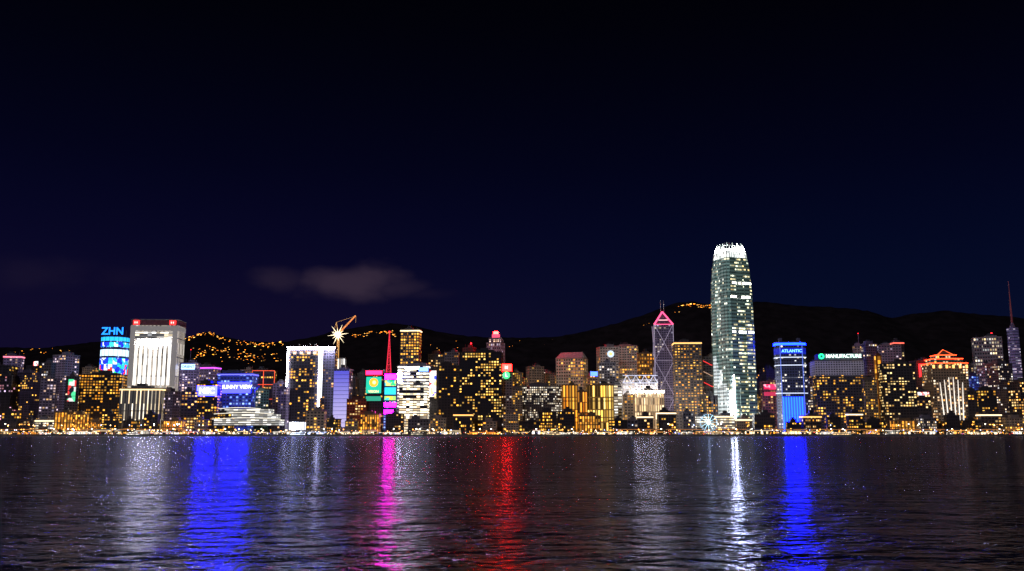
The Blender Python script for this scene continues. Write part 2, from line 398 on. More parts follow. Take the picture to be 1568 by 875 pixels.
r.color_ramp.elements[0].position = .35; r.color_ramp.elements[1].position = .7
nt.links.new(n.outputs[0], r.inputs[0]); nt.links.new(r.outputs[0], b.inputs['Base Color']); b.inputs['Roughness'].default_value = 1
b.inputs['Specular IOR Level'].default_value = 0
me.materials.append(hm); ho = bpy.data.objects.new('hills', me); scene.collection.objects.link(ho)
def on_hill(px, py):
    D = YF
    while D < YR + 60:
        X, Z = px2w(px, py, D)
        if hz(X, D) >= Z: return X, D, Z
        D += 6
    X, Z = px2w(px, py, YR - 5); return X, YR - 5, hz(X, YR - 5)
mb = MB(); wl = solid((.12, .1, .08))
def hill_lights(path, n, jit, cols, rmin=.9, rmax=2.2):
    for i in range(n):
        k = R.uniform(0, len(path) - 1.001); a = path[int(k)]; c = path[int(k) + 1]; f = k - int(k)
        px = a[0] + (c[0] - a[0]) * f + R.gauss(0, jit * .6); py = a[1] + (c[1] - a[1]) * f + R.gauss(0, jit)
        X, Y, Z = on_hill(px, py); s = R.uniform(rmin, rmax)
        z = hz(X, Y - 3)
        mb.box(X - s * 1.6, X + s * 1.6, Y - 2, Y + 6, z - 3, z + s + .6, wl)
        mb.box(X - s * 1.3, X + s * 1.3, Y - 2.3, Y - 2.05, z + .1, z + s, glow(R.choice(cols), R.choice([1.5, 2.5, 5])))
OC = [(1, .32, .02), (1, .36, .04), (1, .24, .01), (1, .5, .1)]
hill_lights([(272, 524), (295, 516), (318, 509), (335, 516), (352, 523)], 60, 1.6, OC)
hill_lights([(352, 523), (380, 526), (405, 530), (440, 524)], 48, 2.0, OC)
hill_lights([(300, 545), (335, 530), (370, 545), (400, 548), (435, 552)], 60, 4, OC)
hill_lights([(290, 535), (360, 550), (430, 540)], 34, 5, OC, .7, 1.5)
hill_lights([(520, 508), (545, 514), (570, 511), (600, 510), (608, 516)], 34, 1.6, OC)
hill_lights([(1036, 470), (1050, 466), (1065, 469), (1082, 469), (1095, 471)], 34, 1.3, OC, 1.1, 2.4)
hill_lights([(985, 500), (1010, 485), (1040, 478)], 7, 3, OC, .6, 1.2)
hill_lights([(0, 540), (60, 538), (110, 542)], 18, 3, OC, .7, 1.8)
hill_lights([(640, 530), (720, 528), (780, 530), (860, 522)], 16, 5, OC, .5, 1.0)
mb.obj('hillside_houses')

# ================================================================== BUILDINGS (listed by image pixel edges and tops, with chosen depths)
T = tower
d2 = math.radians
T('office_tower', -45, 8, 560, 1800, 'ys'); T('office_tower', 0, 27, 545, 1850, 'pu', rot=d2(10), crown='lit', roofc=(1, .2, .3), frac=.4, glow=.07)
T('office_tower', -4, 20, 576, 1790, 'ys', A=(1, .3, .3), B=(.8, .6, 1))
T('apartment_tower', 22, 52, 571, 1800, 'ys', base=(.10, .07, .13), cell=(3.4, 3.6), crown='plant', A=(1, .4, .05))
o, w_, d_, h_ = T('office_tower', 45, 62, 560, 1900, 'ys'); sign(o, w_, d_, 0, h_ + 4, w_ * .7, 9, screen([(1, .1, .1), (1, .95, .9), (1, 1, 1)], 2, .8, 2))
T('office_tower', 60, 78, 556, 1860, 'wg', rot=d2(-12))
T('office_tower', 74, 110, 544, 1950, 'pu', base=(.34, .31, .38), ratio=.9, rot=d2(-25), glow=.05, frac=.15)
T('office_tower', 55, 82, 580, 1790, 'pu', base=(.2, .18, .22), frac=.3)
o, w_, d_, h_ = T('office_tower', 98, 119, 577, 1790, 'wg', base=(.12, .11, .13), rot=d2(6), frac=.15)
sign(o, w_, d_, 0, zrel(598, 1790), w_ * .6, px2m(34, 1790), screen([(.9, .05, .05), (.02, .02, .02), (.1, .9, .4), (.01, .01, .02), (.9, .9, .9)], 1.1, 1.2, 3), cells=4)
T('office_tower', 115, 183, 574, 1800, 'yd', rot=d2(8), frac=.56, ratio=.5, cell=(4.2, 4.4), A=(1, .33, .015), B=(1, .5, .06), st=1.6)
# round tower with wrap-around screens and roof lettering
D = 1890; X, _ = px2w(165.5, 560, D); rad = px2m(20, D); mb = MB()
def circ(r, n=20): return [(r * math.cos(2 * math.pi * i / n - math.pi / 2), r * math.sin(2 * math.pi * i / n - math.pi / 2)) for i in range(n)]
zt = zrel(515, D); mb.prism(circ(rad), 0, zt, facade(**{**ST['bl'], 'frac': .35}), solid((.1, .1, .12)), cell=(3.5, 4))
sc1 = screen([(.01, .04, 1), (.03, .5, 1), (.8, .95, 1), (.01, .03, .9), (.05, .8, .7)], 1.7, .33, 1); sc2 = screen([(1, .03, .03), (.01, .1, 1), (1, 1, 1), (.02, .5, 1), (.02, .7, .15), (.01, .02, .9)], 1.7, .3, 5)
for ya, yb, mt in [(516, 522, glow(CYN, 1.8)), (524, 531, sc1), (535, 545, glow((.6, .85, 1), 1.8)), (548, 558, sc1), (558, 573, sc2)]:
    mb.prism(circ(rad + .9), zrel(yb, D), zrel(ya, D), mt, solid((.1, .1, .1)), cell=(3, 3))
for i in range(20):
    c = circ(rad + 1.5)[i]; mb.beam((c[0], c[1], zrel(575, D)), (c[0], c[1], zt), .5, solid((.06, .06, .08)))
for i in range(6):
    c = circ(rad * .75, 6)[i]; mb.beam((c[0], c[1], zt), (c[0], c[1], zt + 16), .5, solid((.2, .2, .22)))
o = mb.obj('screen_clad_tower', (X, D + rad, 3)); text(o, 'ZHN', px2m(16, D), (4.5, -rad, zt + 10), glow((.01, .2, 1), 3))
# ---- bright white tower, floodlighting put into walls and panels as emission
D = 1830
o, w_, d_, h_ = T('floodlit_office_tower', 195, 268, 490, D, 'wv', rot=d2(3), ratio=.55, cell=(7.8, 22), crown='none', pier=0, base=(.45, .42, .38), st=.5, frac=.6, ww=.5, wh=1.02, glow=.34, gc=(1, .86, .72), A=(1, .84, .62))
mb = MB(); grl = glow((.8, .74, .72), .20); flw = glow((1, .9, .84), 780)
for xx in (-1, 1):
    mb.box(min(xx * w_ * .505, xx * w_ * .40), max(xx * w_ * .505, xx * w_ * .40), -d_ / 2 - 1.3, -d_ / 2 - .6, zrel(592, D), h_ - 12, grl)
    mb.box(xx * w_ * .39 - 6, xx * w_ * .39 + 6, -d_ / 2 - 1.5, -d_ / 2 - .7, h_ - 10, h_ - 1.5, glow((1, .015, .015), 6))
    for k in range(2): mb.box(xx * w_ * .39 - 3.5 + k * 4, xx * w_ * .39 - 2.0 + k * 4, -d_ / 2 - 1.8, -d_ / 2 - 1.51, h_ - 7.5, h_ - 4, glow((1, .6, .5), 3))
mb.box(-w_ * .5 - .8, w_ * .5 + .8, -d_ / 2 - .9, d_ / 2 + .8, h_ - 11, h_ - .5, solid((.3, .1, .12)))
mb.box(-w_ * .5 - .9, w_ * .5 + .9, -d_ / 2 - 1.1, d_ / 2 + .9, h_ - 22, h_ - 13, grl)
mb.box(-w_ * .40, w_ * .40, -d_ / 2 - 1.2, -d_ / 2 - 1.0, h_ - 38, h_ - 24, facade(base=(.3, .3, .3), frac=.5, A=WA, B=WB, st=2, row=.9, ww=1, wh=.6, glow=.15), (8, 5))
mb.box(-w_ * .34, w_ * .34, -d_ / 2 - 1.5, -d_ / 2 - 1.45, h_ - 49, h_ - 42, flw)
ns = 8
for k in range(ns):
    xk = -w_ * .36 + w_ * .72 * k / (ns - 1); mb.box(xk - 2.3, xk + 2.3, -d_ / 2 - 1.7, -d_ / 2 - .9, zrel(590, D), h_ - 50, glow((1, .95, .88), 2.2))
mb.obj('facade_trim', parent=o)
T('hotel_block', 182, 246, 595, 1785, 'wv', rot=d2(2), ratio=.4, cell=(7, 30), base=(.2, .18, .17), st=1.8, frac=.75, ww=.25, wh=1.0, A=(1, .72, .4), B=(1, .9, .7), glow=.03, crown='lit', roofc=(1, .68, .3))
T('office_tower', 244, 270, 600, 1800, 'pu', base=(.15, .12, .16), frac=.2)
T('office_tower', 266, 276, 545, 1880, 'or')
T('office_tower', 186, 200, 548, 1960, 'yd')
o, w_, d_, h_ = T('office_tower', 272, 299, 556, 1860, 'pu', crown='mast', base=(.3, .25, .5), glow=.10, rot=d2(4))
sign(o, w_, d_, 0, h_ - 8, w_ * .8, 11, glow((.25, .4, 1), 4)); text(o, 'ORIENT', 7, (0, -d_ / 2 - 2, h_ - 8), glow((.02, .05, .8), 1))
T('office_tower', 298, 331, 562, 1930, 'pu', rot=d2(-14), glow=.09, crown='lit', roofc=(.7, .08, 1)); T('office_tower', 270, 300, 600, 1790, 'ym')
o, w_, d_, h_ = T('office_tower', 298, 332, 588, 1800, 'yd', rot=d2(5), frac=.5)
sign(o, w_, d_, 0, zrel(599, 1800), w_ * .97, px2m(15, 1800), glow((.0035, .0038, 1), 170)); text(o, 'NEC', 15, (0, -d_ / 2 - 2, zrel(599, 1800)), glow((.95, .95, 1), 3))
o, w_, d_, h_ = T('office_tower', 331, 387, 572, 1840, 'bl', rot=d2(-3), ratio=.5, crown='lit', roofc=(.12, .12, 1), frac=.3, cell=(5, 5), glow=.14)
sign(o, w_, d_, 0, zrel(594, 1840), w_ * .95, px2m(17, 1840), glow((.0015, .0016, 1), 150)); text(o, 'SUNNY VIEW', px2m(8.0, 1840), (5, -d_ / 2 - 2, zrel(593, 1840)), glow((.85, .85, 1), 3))
D = 1900
o, w_, d_, h_ = T('office_tower', 384, 419, 568, D, 'ys', rot=d2(4), ratio=.6)
mb = MB(); rm = glow((1, .10, .03), 1.5)
for a, b_ in [((-.5, .4), (-.5, 1)), ((.5, .4), (.5, 1)), ((-.5, 1), (.5, 1)), ((0, .55), (0, 1)), ((-.5, .78), (.5, .78)), ((-.5, .55), (.5, .55))]:
    mb.beam((a[0] * w_, -d_ / 2 - .9, a[1] * h_), (b_[0] * w_, -d_ / 2 - .9, b_[1] * h_), 1.0, rm)
mb.obj('neon_outline', parent=o)
T('office_tower', 386, 410, 598, 1800, 'wg', base=(.12, .24, .2), rot=d2(20))
T('office_tower', 415, 440, 588, 1830, 'dk', base=(.1, .07, .15)); T('apartment_tower', 425, 441, 596, 1790, 'pu', base=(.14, .1, .2))
# convention centre with layered curved roof
D = 1750; X0, _ = px2w(328, 640, D); X1, _ = px2w(428, 640, D); W = X1 - X0; mb = MB(); tr = solid((.5, .5, .5), .4)
bm_ = facade(base=(.3, .3, .3), frac=1.6, ww=1.1, wh=.5, A=(1, .93, .75), B=(1, 1, 1), st=1.5, row=.5)
for k, (ya, yb, s0, s1) in enumerate([(652, 642, 1.0, .99), (641, 634, .97, .9), (633, 626, .86, .72)]):
    za, zb = zrel(ya, D), zrel(yb, D); mb.box(-W / 2 * s0, W / 2 * s0 * (1 if k < 1 else s1), -20 + k * 4, 30, max(0, za), zb, bm_, (8, 4.4))
    n = 14; pr = []
    for i in range(n + 1):
        f = i / n; pr.append((-W / 2 * s0 - 3 + (W * s0 + 6) * f * (1 if k < 1 else s1), zb + 2.2 * math.sin(math.pi * f) + .3))
    for (xa, z_a), (xb, z_b) in zip(pr, pr[1:]):
        mb.face([(xa, -24 + k * 4, z_a), (xb, -24 + k * 4, z_b), (xb, 34, z_b), (xa, 34, z_a)], tr)
        mb.face([(xa, -24 + k * 4, z_a - .9), (xb, -24 + k * 4, z_b - .9), (xb, -24 + k * 4, z_b), (xa, -24 + k * 4, z_a)], glow((1, .92, .75), 1.6))
mb.obj('convention_centre', ((X0 + X1) / 2, D + 20, 3))
# ---- LED outlined tower
D = 1800
o, w_, d_, h_ = T('led_outlined_tower', 439, 492, 532, D, 'yd', rot=d2(-2), ratio=.45, cell=(4.2, 4.4), base=(.06, .05, .08), frac=.42, crown='none', pier=0)
o2, w2, d2_, h2 = T('led_outlined_tower', 489, 512, 532, D + 12, 'dk', rot=d2(-2), ratio=.9, base=(.08, .07, .15), frac=.25, crown='none', pier=0)
mb = MB(); wn = glow((.92, .92, 1), 60); y = -d_ / 2 - .9
mb.beam((-w_ / 2, y, 10), (-w_ / 2, y, h_ - 1), 1.8, wn); mb.beam((-w_ / 2 - 1.1, y - .1, h_ - 1), (w_ / 2 + w2 * .9, y - .1, h_ - 1), 3.2, glow((.92, .92, 1), 110))
mb.beam((w_ / 2 - 3, y - .2, 12), (w_ / 2 - 3, y - .2, h_ - 3), 2.2, glow((.92, .92, 1), 40))
mb.beam((w_ / 2 + 2.2, y - .2, h_ * .42), (w_ / 2 + 2.2, y - .2, h_ - 3), 1.0, glow((.92, .92, 1), 6))
mb.box(-w_ * .47, w_ * .38, y - .4, y, 8, 24, facade(base=(.4, .4, .5), frac=1.6, ww=.7, wh=.95, A=(.6, .7, 1), B=(1, 1, 1), st=8), (5, 17))
for xx in (-.3, -.1, .12, .3): mb.box(xx * w_ - 3, xx * w_ + 3, y - .2, y, h_ - 14, h_ - 9, glow((1, .6, .4), 2))
for xx in (-.24, .1, .26): mb.box(xx * w_ - 1.3, xx * w_ + 1.3, -4, 4, h_, h_ + 8, solid((.2, .2, .2)))
mb.obj('led_outline', parent=o)
# tower under construction + crane
T('office_tower', 505, 527, 549, 1870, 'wv', rot=d2(5), cell=(4, 30), frac=.9, ww=.5, wh=.95, st=1.5, crown='none', glow=.3, gc=(.9, .9, 1))
D = 1875; X, Z = px2w(517, 549, D); mb = MB(); cy = glow((1, .5, .15), 1.0); st_ = solid((.5, .35, .05))
z0 = Z - 5; zt = px2w(517, 513, D)[1]
for sx, sy in ((-1, -1), (1, -1), (1, 1), (-1, 1)): mb.beam((sx * 1.6, sy * 1.6, z0), (sx * 1.6, sy * 1.6, zt), .6, cy)
nseg = 8
for k in range(nseg):
    za, zb = z0 + (zt - z0) * k / nseg, z0 + (zt - z0) * (k + 1) / nseg
    s_ = 1 if k % 2 else -1
    mb.beam((-1.6 * s_, -1.6, za), (1.6 * s_, -1.6, zb), .4, cy); mb.beam((-1.6, -1.6 * s_, za), (-1.6, 1.6 * s_, zb), .4, cy)
mb.box(-3, 3, -3, 3, zt - 1, zt + 3, st_)
tipx = px2w(545, 484, D)[0] - X; tipz = px2w(545, 484, D)[1]
A0 = Vector((1, 0, zt + 2)); A1 = Vector((tipx, 0, tipz)); up = Vector((-.7, 0, 1)).normalized() * 2.6
for off in (Vector((0, -1.2, 0)), Vector((0, 1.2, 0)), up): mb.beam(A0 + off, A1 + off * .5, .75, glow((1, .26, .05), 1.1))
for k in range(12):
    pa = A0.lerp(A1, k / 12); pb = A0.lerp(A1, (k + .5) / 12); mb.beam(pa + Vector((0, -1.2, 0)), pb + up, .45, cy); mb.beam(pb + up, A0.lerp(A1, (k + 1) / 12) + Vector((0, -1.2, 0)), .45, cy)
mb.beam((-1, 0, zt + 2), (-9, 0, zt + 6), 1.2, st_); mb.box(-12, -8, -1.5, 1.5, zt + 2, zt + 7, solid((.2, .2, .2))); mb.beam((0, 0, zt + 2), (-5, 0, zt + 26), .8, cy); mb.beam((-5, 0, zt + 26), A1, .25, cy); mb.beam((-5, 0, zt + 26), (-10, 0, zt + 6), .3, cy)
mb.beam((tipx, 0, tipz), (tipx, 0, tipz - 14), .25, cy)
# cab floodlight, plus added glowing spikes shaped like a lens starburst
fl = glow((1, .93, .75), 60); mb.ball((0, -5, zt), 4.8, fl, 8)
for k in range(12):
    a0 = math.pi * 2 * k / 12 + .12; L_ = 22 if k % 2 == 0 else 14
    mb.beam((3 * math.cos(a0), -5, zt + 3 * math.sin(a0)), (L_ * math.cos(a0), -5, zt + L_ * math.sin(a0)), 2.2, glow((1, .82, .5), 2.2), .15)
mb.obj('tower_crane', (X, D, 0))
# lavender panel tower
D = 1790
o, w_, d_, h_ = T('office_tower', 510, 536, 566, D, 'pu', rot=d2(-4), crown='plant', base=(.3, .3, .6), pier=0)
mb = MB(); lav, nt, b = new_mat('lavender_led_wall'); b.inputs['Base Color'].default_value = (.2, .2, .4, 1)
uv = nt.nodes.new('ShaderNodeUVMap'); s_ = nt.nodes.new('ShaderNodeSeparateXYZ'); r = nt.nodes.new('ShaderNodeValToRGB'); nt.links.new(uv.outputs[0], s_.inputs[0]); nt.links.new(s_.outputs[1], r.inputs[0]); nt.links.new(r.outputs[0], b.inputs['Emission Color']); b.inputs['Emission Strength'].default_value = .9
r.color_ramp.elements[0].color = (.7, .62, 1, 1); r.color_ramp.elements[1].color = (.09, .09, .75, 1); lav.cycles.emission_sampling = 'NONE'
y = -d_ / 2 - 1.2; mb.face([(-w_ * .47, y, 14), (w_ * .47, y, 14), (w_ * .47, y, h_ - 3), (-w_ * .47, y, h_ - 3)], lav, [(0, 0), (1, 0), (1, 1), (0, 1)])
for k in range(1, 14): mb.box(-w_ * .47, w_ * .47, y - .25, y - .02, 14 + (h_ - 17) * k / 14, 14.7 + (h_ - 17) * k / 14, solid((.2, .2, .35)))
mb.obj('led_wall', parent=o)
T('office_tower', 534, 548, 580, 1850, 'dk'); T('office_tower', 528, 560, 612, 1790, 'dk', base=(.2, .06, .035), glow=.04, gc=(1, .12, .04), frac=.3); T('office_tower', 546, 562, 572, 1930, 'ys')
D = 1800
o, w_, d_, h_ = T('screen_tower', 558, 587, 567, D, 'dk', rot=d2(-3), crown='none')
z1, z2, z3 = zrel(571, D), zrel(590, D), zrel(606, D)
sign(o, w_, d_, 0, z1, w_ * .9, 8, glow((1, .003, .02), 30)); sign(o, w_, d_, 0, z2, w_ * .84, px2m(25, D), glow((.02, .7, .45), 1.1)); sign(o, w_, d_, 0, z3 - 6, w_ * .84, 9, glow((.05, .7, .45), .6))
disc(o, 0, -d_ / 2 - 1.9, zrel(586, D), 8.5, glow((1, .3, .02), 2.5)); disc(o, 1, -d_ / 2 - 2.1, zrel(586, D), 3.5, glow((1, .85, .3), 2.5)); text(o, 'VISION', 6.5, (0, -d_ / 2 - 2, zrel(600, D)), glow((1, .9, .3), 2))
o, w_, d_, h_ = T('screen_tower', 587, 607, 572, D, 'bl', rot=d2(3), crown='none')
sign(o, w_, d_, 0, zrel(577, D), w_ * .9, 9, glow((1, .0008, .24), 210)); sign(o, w_, d_, 0, zrel(587, D), w_ * .9, 11, screen([(.05, .9, .3), (.02, .6, .9), (.9, 1, .3)], 1.2, 1.3, 4)); sign(o, w_, d_, 0, zrel(599, D), w_ * .9, 14, glow((.03, .7, 1), 1.4)); sign(o, w_, d_, 0, zrel(610, D), w_ * .9, 8, screen([(.5, 1, .2), (1, .9, .1), (.1, .8, .9)], 1.2, 1.3, 6))
sign(o, w_, d_, 0, zrel(620, D), w_ * .9, 8, glow((1, .0006, .32), 140)); sign(o, w_, d_, 0, zrel(631, D), w_ * .9, 8, glow((.5, .002, .8), 50))
# red lattice broadcasting mast
D = 1950; X, z0 = px2w(595, 575, D); zt = px2w(595, 509, D)[1]; mb = MB(); rm = glow((1, .03, .07), 1.2)
def lw(z): f = (z - z0) / (zt - z0); return 4.8 * max(0.0, 1 - f) ** 1.2 + .4
K = 12
for k in range(K):
    za, zb = z0 + (zt - z0) * k / K, z0 + (zt - z0) * (k + 1) / K; a, c = lw(za), lw(zb)
    cs = [(-1, -1), (1, -1), (1, 1), (-1, 1)]
    for i in range(4):
        p_, q_ = cs[i], cs[(i + 1) % 4]
        mb.beam((p_[0] * a, p_[1] * a, za), (p_[0] * c, p_[1] * c, zb), .6, rm); mb.beam((p_[0] * a, p_[1] * a, za), (q_[0] * c, q_[1] * c, zb), .35, rm); mb.beam((p_[0] * c, p_[1] * c, zb), (q_[0] * c, q_[1] * c, zb), .35, rm)
for i in range(4): mb.beam((cs[i][0] * 5.2, cs[i][1] * 5.2, 3), (cs[i][0] * 5.2, cs[i][1] * 5.2, z0), 1.2, solid((.3, .1, .1)))
mb.ball((0, 0, zt + 1), 1.6, glow(RED, 10)); mb.obj('lattice_mast', (X, D, 0))
# stacked white / yellow tower
T('office_tower', 612, 643, 505, 1880, 'yd', rot=d2(-6), cell=(4.4, 4.6), crown='lit', roofc=(1, .8, .45), frac=.55, base=(.14, .12, .13))
o, w_, d_, h_ = T('hotel', 608, 658, 560, 1820, 'hb', rot=d2(-3), ratio=.5, cell=(5, 5), frac=.9, st=4, base=(.35, .33, .4))
sign(o, w_, d_, w_ * .33, h_ - 8, w_ * .3, 8, glow((.1, .2, 1), 6)); sign(o, w_, d_, -w_ * .42, zrel(578, 1820), w_ * .1, 20, glow((1, .88, .92), 220))
sign(o, w_, d_, -w_ * .05, h_ - 5, w_ * .4, 4, glow((1, .95, .9), 320))  # white panel added to brighten the hotel's water reflection
T('hotel', 611, 655, 590, 1785, 'hb', rot=d2(-2), ratio=.5, cell=(5, 4.0), frac=.9, wh=.6, A=(1, .7, .35), B=(1, .95, .8), st=4, crown='plant')
o, w_, d_, h_ = T('office_tower', 655, 669, 566, 1830, 'dk', rot=d2(2)); sign(o, w_, d_, 0, zrel(588, 1830), w_ * .8, px2m(40, 1830), screen([(1, .03, .03), (1, .9, .95), (.05, .08, 1), (1, .7, .3), (.9, .9, 1)], 1.8, 1, 2), cells=4)
T('office_tower', 655, 684, 543, 1930, 'dk'); T('office_tower', 680, 706, 540, 1890, 'ys', base=(.14, .12, .16), crown='plant'); T('apartment_tower', 669, 703, 560, 1800, 'ys', rot=d2(5), frac=.22)
T('office_tower', 703, 770, 540, 1785, 'yd', rot=d2(-3), ratio=.5, cell=(4, 4.2), frac=.42, crown='plant', base=(.035, .03, .035), A=(1, .45, .05), B=(1, .68, .18))
T('office_tower', 708, 728, 533, 1960, 'dk', crown='beacon')
o, w_, d_, h_ = T('office_tower', 745, 773, 518, 1900, 'pu', rot=d2(-20), crown='none', base=(.42, .26, .34), cell=(3.5, 6), frac=.15, setb=(.95, .75), glow=.07, gc=(1, .35, .5))
mb = MB(); mb.prism(circ(w_ * .28, 12), h_ + 1.3, h_ + 9, glow((1, .1, .2), 1.2), solid((.2, .1, .1))); mb.prism(circ(w_ * .18, 12), h_ + 9, h_ + 15, glow((1, .0006, .0005), 1300), solid((.2, .1, .1))); mb.obj('roof_lantern', parent=o)
D = 1795
o, w_, d_, h_ = T('office_tower', 766, 784, 568, D, 'wg', rot=d2(3), crown='none', base=(.3, .25, .25)); sign(o, w_, d_, 0, h_ + 6, w_ * .95, 14, glow((1, .0008, .0006), 380)); disc(o, 0, -d_ / 2 - 2.3, zrel(575, D), 7, glow((.08, 1, .25), 2.0)); text(o, 'L', 9, (0, -d_ / 2 - 2.5, zrel(575, D)), glow((1, 1, 1), 2))
text(o, 'M', 8, (0, -d_ / 2 - 2.3, h_ + 6), glow((1, .8, .7), 4))
T('apartment_tower', 782, 801, 571, 1850, 'be', base=(.22, .17, .13), cell=(3.4, 3.4)); T('apartment_tower', 783, 800, 595, 1790, 'be', cell=(3.4, 3.4), base=(.26, .2, .16))
T('office_tower', 806, 833, 562, 1900, 'be', base=(.32, .24, .2), frac=.08, crown='plant', rot=d2(15)); T('office_tower', 832, 854, 572, 1930, 'be', base=(.2, .15, .14))
T('office_tower', 800, 861, 592, 1790, 'wg', rot=d2(0), ratio=.6, ch=14, cell=(3.0, 3.4), base=(.16, .14, .13), frac=.6, A=(1, .75, .45), B=(1, .93, .8), st=1.3)
T('office_tower', 852, 903, 549, 1900, 'be', rot=d2(-18), ratio=.8, crown='gable', base=(.5, .43, .38), roofc=(.6, .58, .6), frac=.25, cell=(4, 5), glow=.08)
T('office_tower', 861, 885, 590, 1800, 'or', rot=d2(3), cell=(6, 26)); T('office_tower', 884, 901, 600, 1795, 'or', cell=(5, 20), A=(1, .22, .01))
T('office_tower', 899, 941, 590, 1800, 'yv', rot=d2(-3), cell=(5, 24), ratio=.5)
o, w_, d_, h_ = T('office_tower', 900, 916, 575, 1880, 'be'); sign(o, w_, d_, 0, h_ + 3, w_ * .9, 9, glow((.04, .1, 1), 7))
o, w_, d_, h_ = T('office_tower', 916, 948, 532, 1900, 'be', rot=d2(8), base=(.42, .34, .34), frac=.2, glow=.07, crown='plant'); disc(o, 3, -d_ / 2 - 1.2, h_ - 14, 7, glow((.6, .8, 1), 1.4), hole=.5); disc(o, 3, -d_ / 2 - 1.4, h_ - 14, 3, glow((1, .8, .2), 1.5)); sign(o, w_, d_, 2, h_ - 40, w_ * .5, 3.5, glow((1, .9, .85), 300))  # bright white strip low on the wall added to feed the water reflection
T('office_tower', 942, 981, 530, 1960, 'be', rot=d2(-15), base=(.4, .35, .32), frac=.25, crown='plant', glow=.08, gc=(.9, .85, .7)); T('office_tower', 978, 1005, 541, 1930, 'or', cell=(5, 6), wh=.5, frac=.5, base=(.2, .13, .08))
T('office_tower', 918, 945, 556, 1850, 'wg', base=(.26, .26, .32), frac=.4, rot=d2(-10)); 
o, w_, d_, h_ = T('office_tower', 935, 955, 590, 1830, 'hb', cell=(5, 4.4), frac=.6)
D = 1850
o, w_, d_, h_ = T('bank_building', 953, 1008, 582, D, 'wg', rot=d2(2), ratio=.5, base=(.3, .3, .35), frac=.5, crown='none', cell=(4.4, 4.4)); mb = MB(); wt = glow((.7, .75, 1), .9)
n = 4
for k in range(n):
    xa, xb = -w_ / 2 + w_ * k / n, -w_ / 2 + w_ * (k + 1) / n; y = -d_ / 2 - 1
    mb.beam((xa, y, h_ - 6), ((xa + xb) / 2, y, h_ + 9), 1.0, wt); mb.beam(((xa + xb) / 2, y, h_ + 9), (xb, y, h_ - 6), 1.0, wt)
mb.beam((-w_ * .5, y, h_ + 9), (w_ * .5, y, h_ + 9), 1.2, wt); mb.beam((-w_ * .5, y, h_ - 6), (w_ * .5, y, h_ - 6), 1.0, wt); mb.obj('roof_truss', parent=o)
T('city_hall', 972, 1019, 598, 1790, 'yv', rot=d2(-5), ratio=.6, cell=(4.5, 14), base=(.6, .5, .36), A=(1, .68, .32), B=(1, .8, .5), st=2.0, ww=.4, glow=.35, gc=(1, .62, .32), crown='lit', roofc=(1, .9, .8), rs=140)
T('office_tower', 955, 975, 605, 1795, 'be', glow=.1)
# ---- triangulated bank tower with twin masts
D = 1900; X, _ = px2w(1018.5, 560, D); W = px2m(30, D) * .96; mb = MB(); gl = facade(base=(.16, .13, .22), frac=.16, A=WA, B=(.6, .6, 1), st=.7, glow=.035, gc=(.5, .4, .8)); rf = solid((.3, .28, .35)); a = W / 2
zs, zp = zrel(497, D), zrel(476, D)
mb.prism(rect(W, W), 0, zs, gl, rf, cell=(5, 5))
mb.prism(rect(W, W), zs + .01, zp, solid((.35, .2, .3), .3), rf, top=[(-.8, -.8), (.8, -.8), (.8, .8), (-.8, .8)])
ln = glow((.7, .6, .85), .38); pk = glow((1, .08, .22), 2.4); y = -a - .8; nB = 3; sh = (zs) / nB
for sgn in (-1, 1): mb.beam((sgn * a, y, 0), (sgn * a, y, zs), 1.2, ln)
for k in range(nB):
    z0 = zs - sh * (k + 1); mb.beam((-a, y, z0), (a, y, z0 + sh), .9, ln); mb.beam((a, y, z0), (-a, y, z0 + sh), .9, ln); mb.beam((-a, y, z0), (a, y, z0), .8, ln)
    for sx in (-1, 1): mb.beam((sx * (a + .8), -a, z0), (sx * (a + .8), a, z0 + sh), .9, ln); mb.beam((sx * (a + .8), a, z0), (sx * (a + .8), -a, z0 + sh), .9, ln)
mb.beam((-a, y, zs), (0, -1, zp), 2.4, pk); mb.beam((a, y, zs), (0, -1, zp), 2.4, pk); mb.beam((-a, y, zs), (a, y, zs), 1.2, pk); mb.beam((-a * .5, y * .6, zs + 9), (a * .5, y * .6, zs + 9), 3, glow((1, .5, .55), 2))
for sx in (-3.2, 3.2): mb.beam((sx, 0, zp - 8), (sx, 0, zp + 24), 1.2, solid((.5, .5, .52)))
mb.obj('triangulated_bank_tower', (X, D + a, 3), d2(-3))
T('office_tower', 1034, 1078, 524, 1860, 'ym', rot=d2(-4), ratio=.8, cell=(4.6, 4.4), ww=.55, wh=.4, base=(.12, .1, .1), frac=.6, row=0, st=1.5, crown='lit', roofc=(1, .5, .15), B=YB)
D = 1880
o, w_, d_, h_ = T('braced_bank_building', 1077, 1104, 547, D, 'dk', rot=d2(2), base=(.16, .14, .16)); mb = MB(); y = -d_ / 2 - .9; rr = glow((1, .04, .04), 1.4)
for k in range(4):
    z = h_ - 8 - k * 22
    for sx in (-1, 1): mb.beam((sx * w_ / 2, y, z), (0, y, z - 9), 1.2, rr if k % 2 == 0 else glow((1, .6, .4), .6))
    mb.beam((-w_ / 2, y, z - 10), (w_ / 2, y, z - 10), 1, solid((.4, .4, .4)))
mb.obj('bracing', parent=o)
T('office_tower', 1075, 1100, 606, 1800, 'yd')
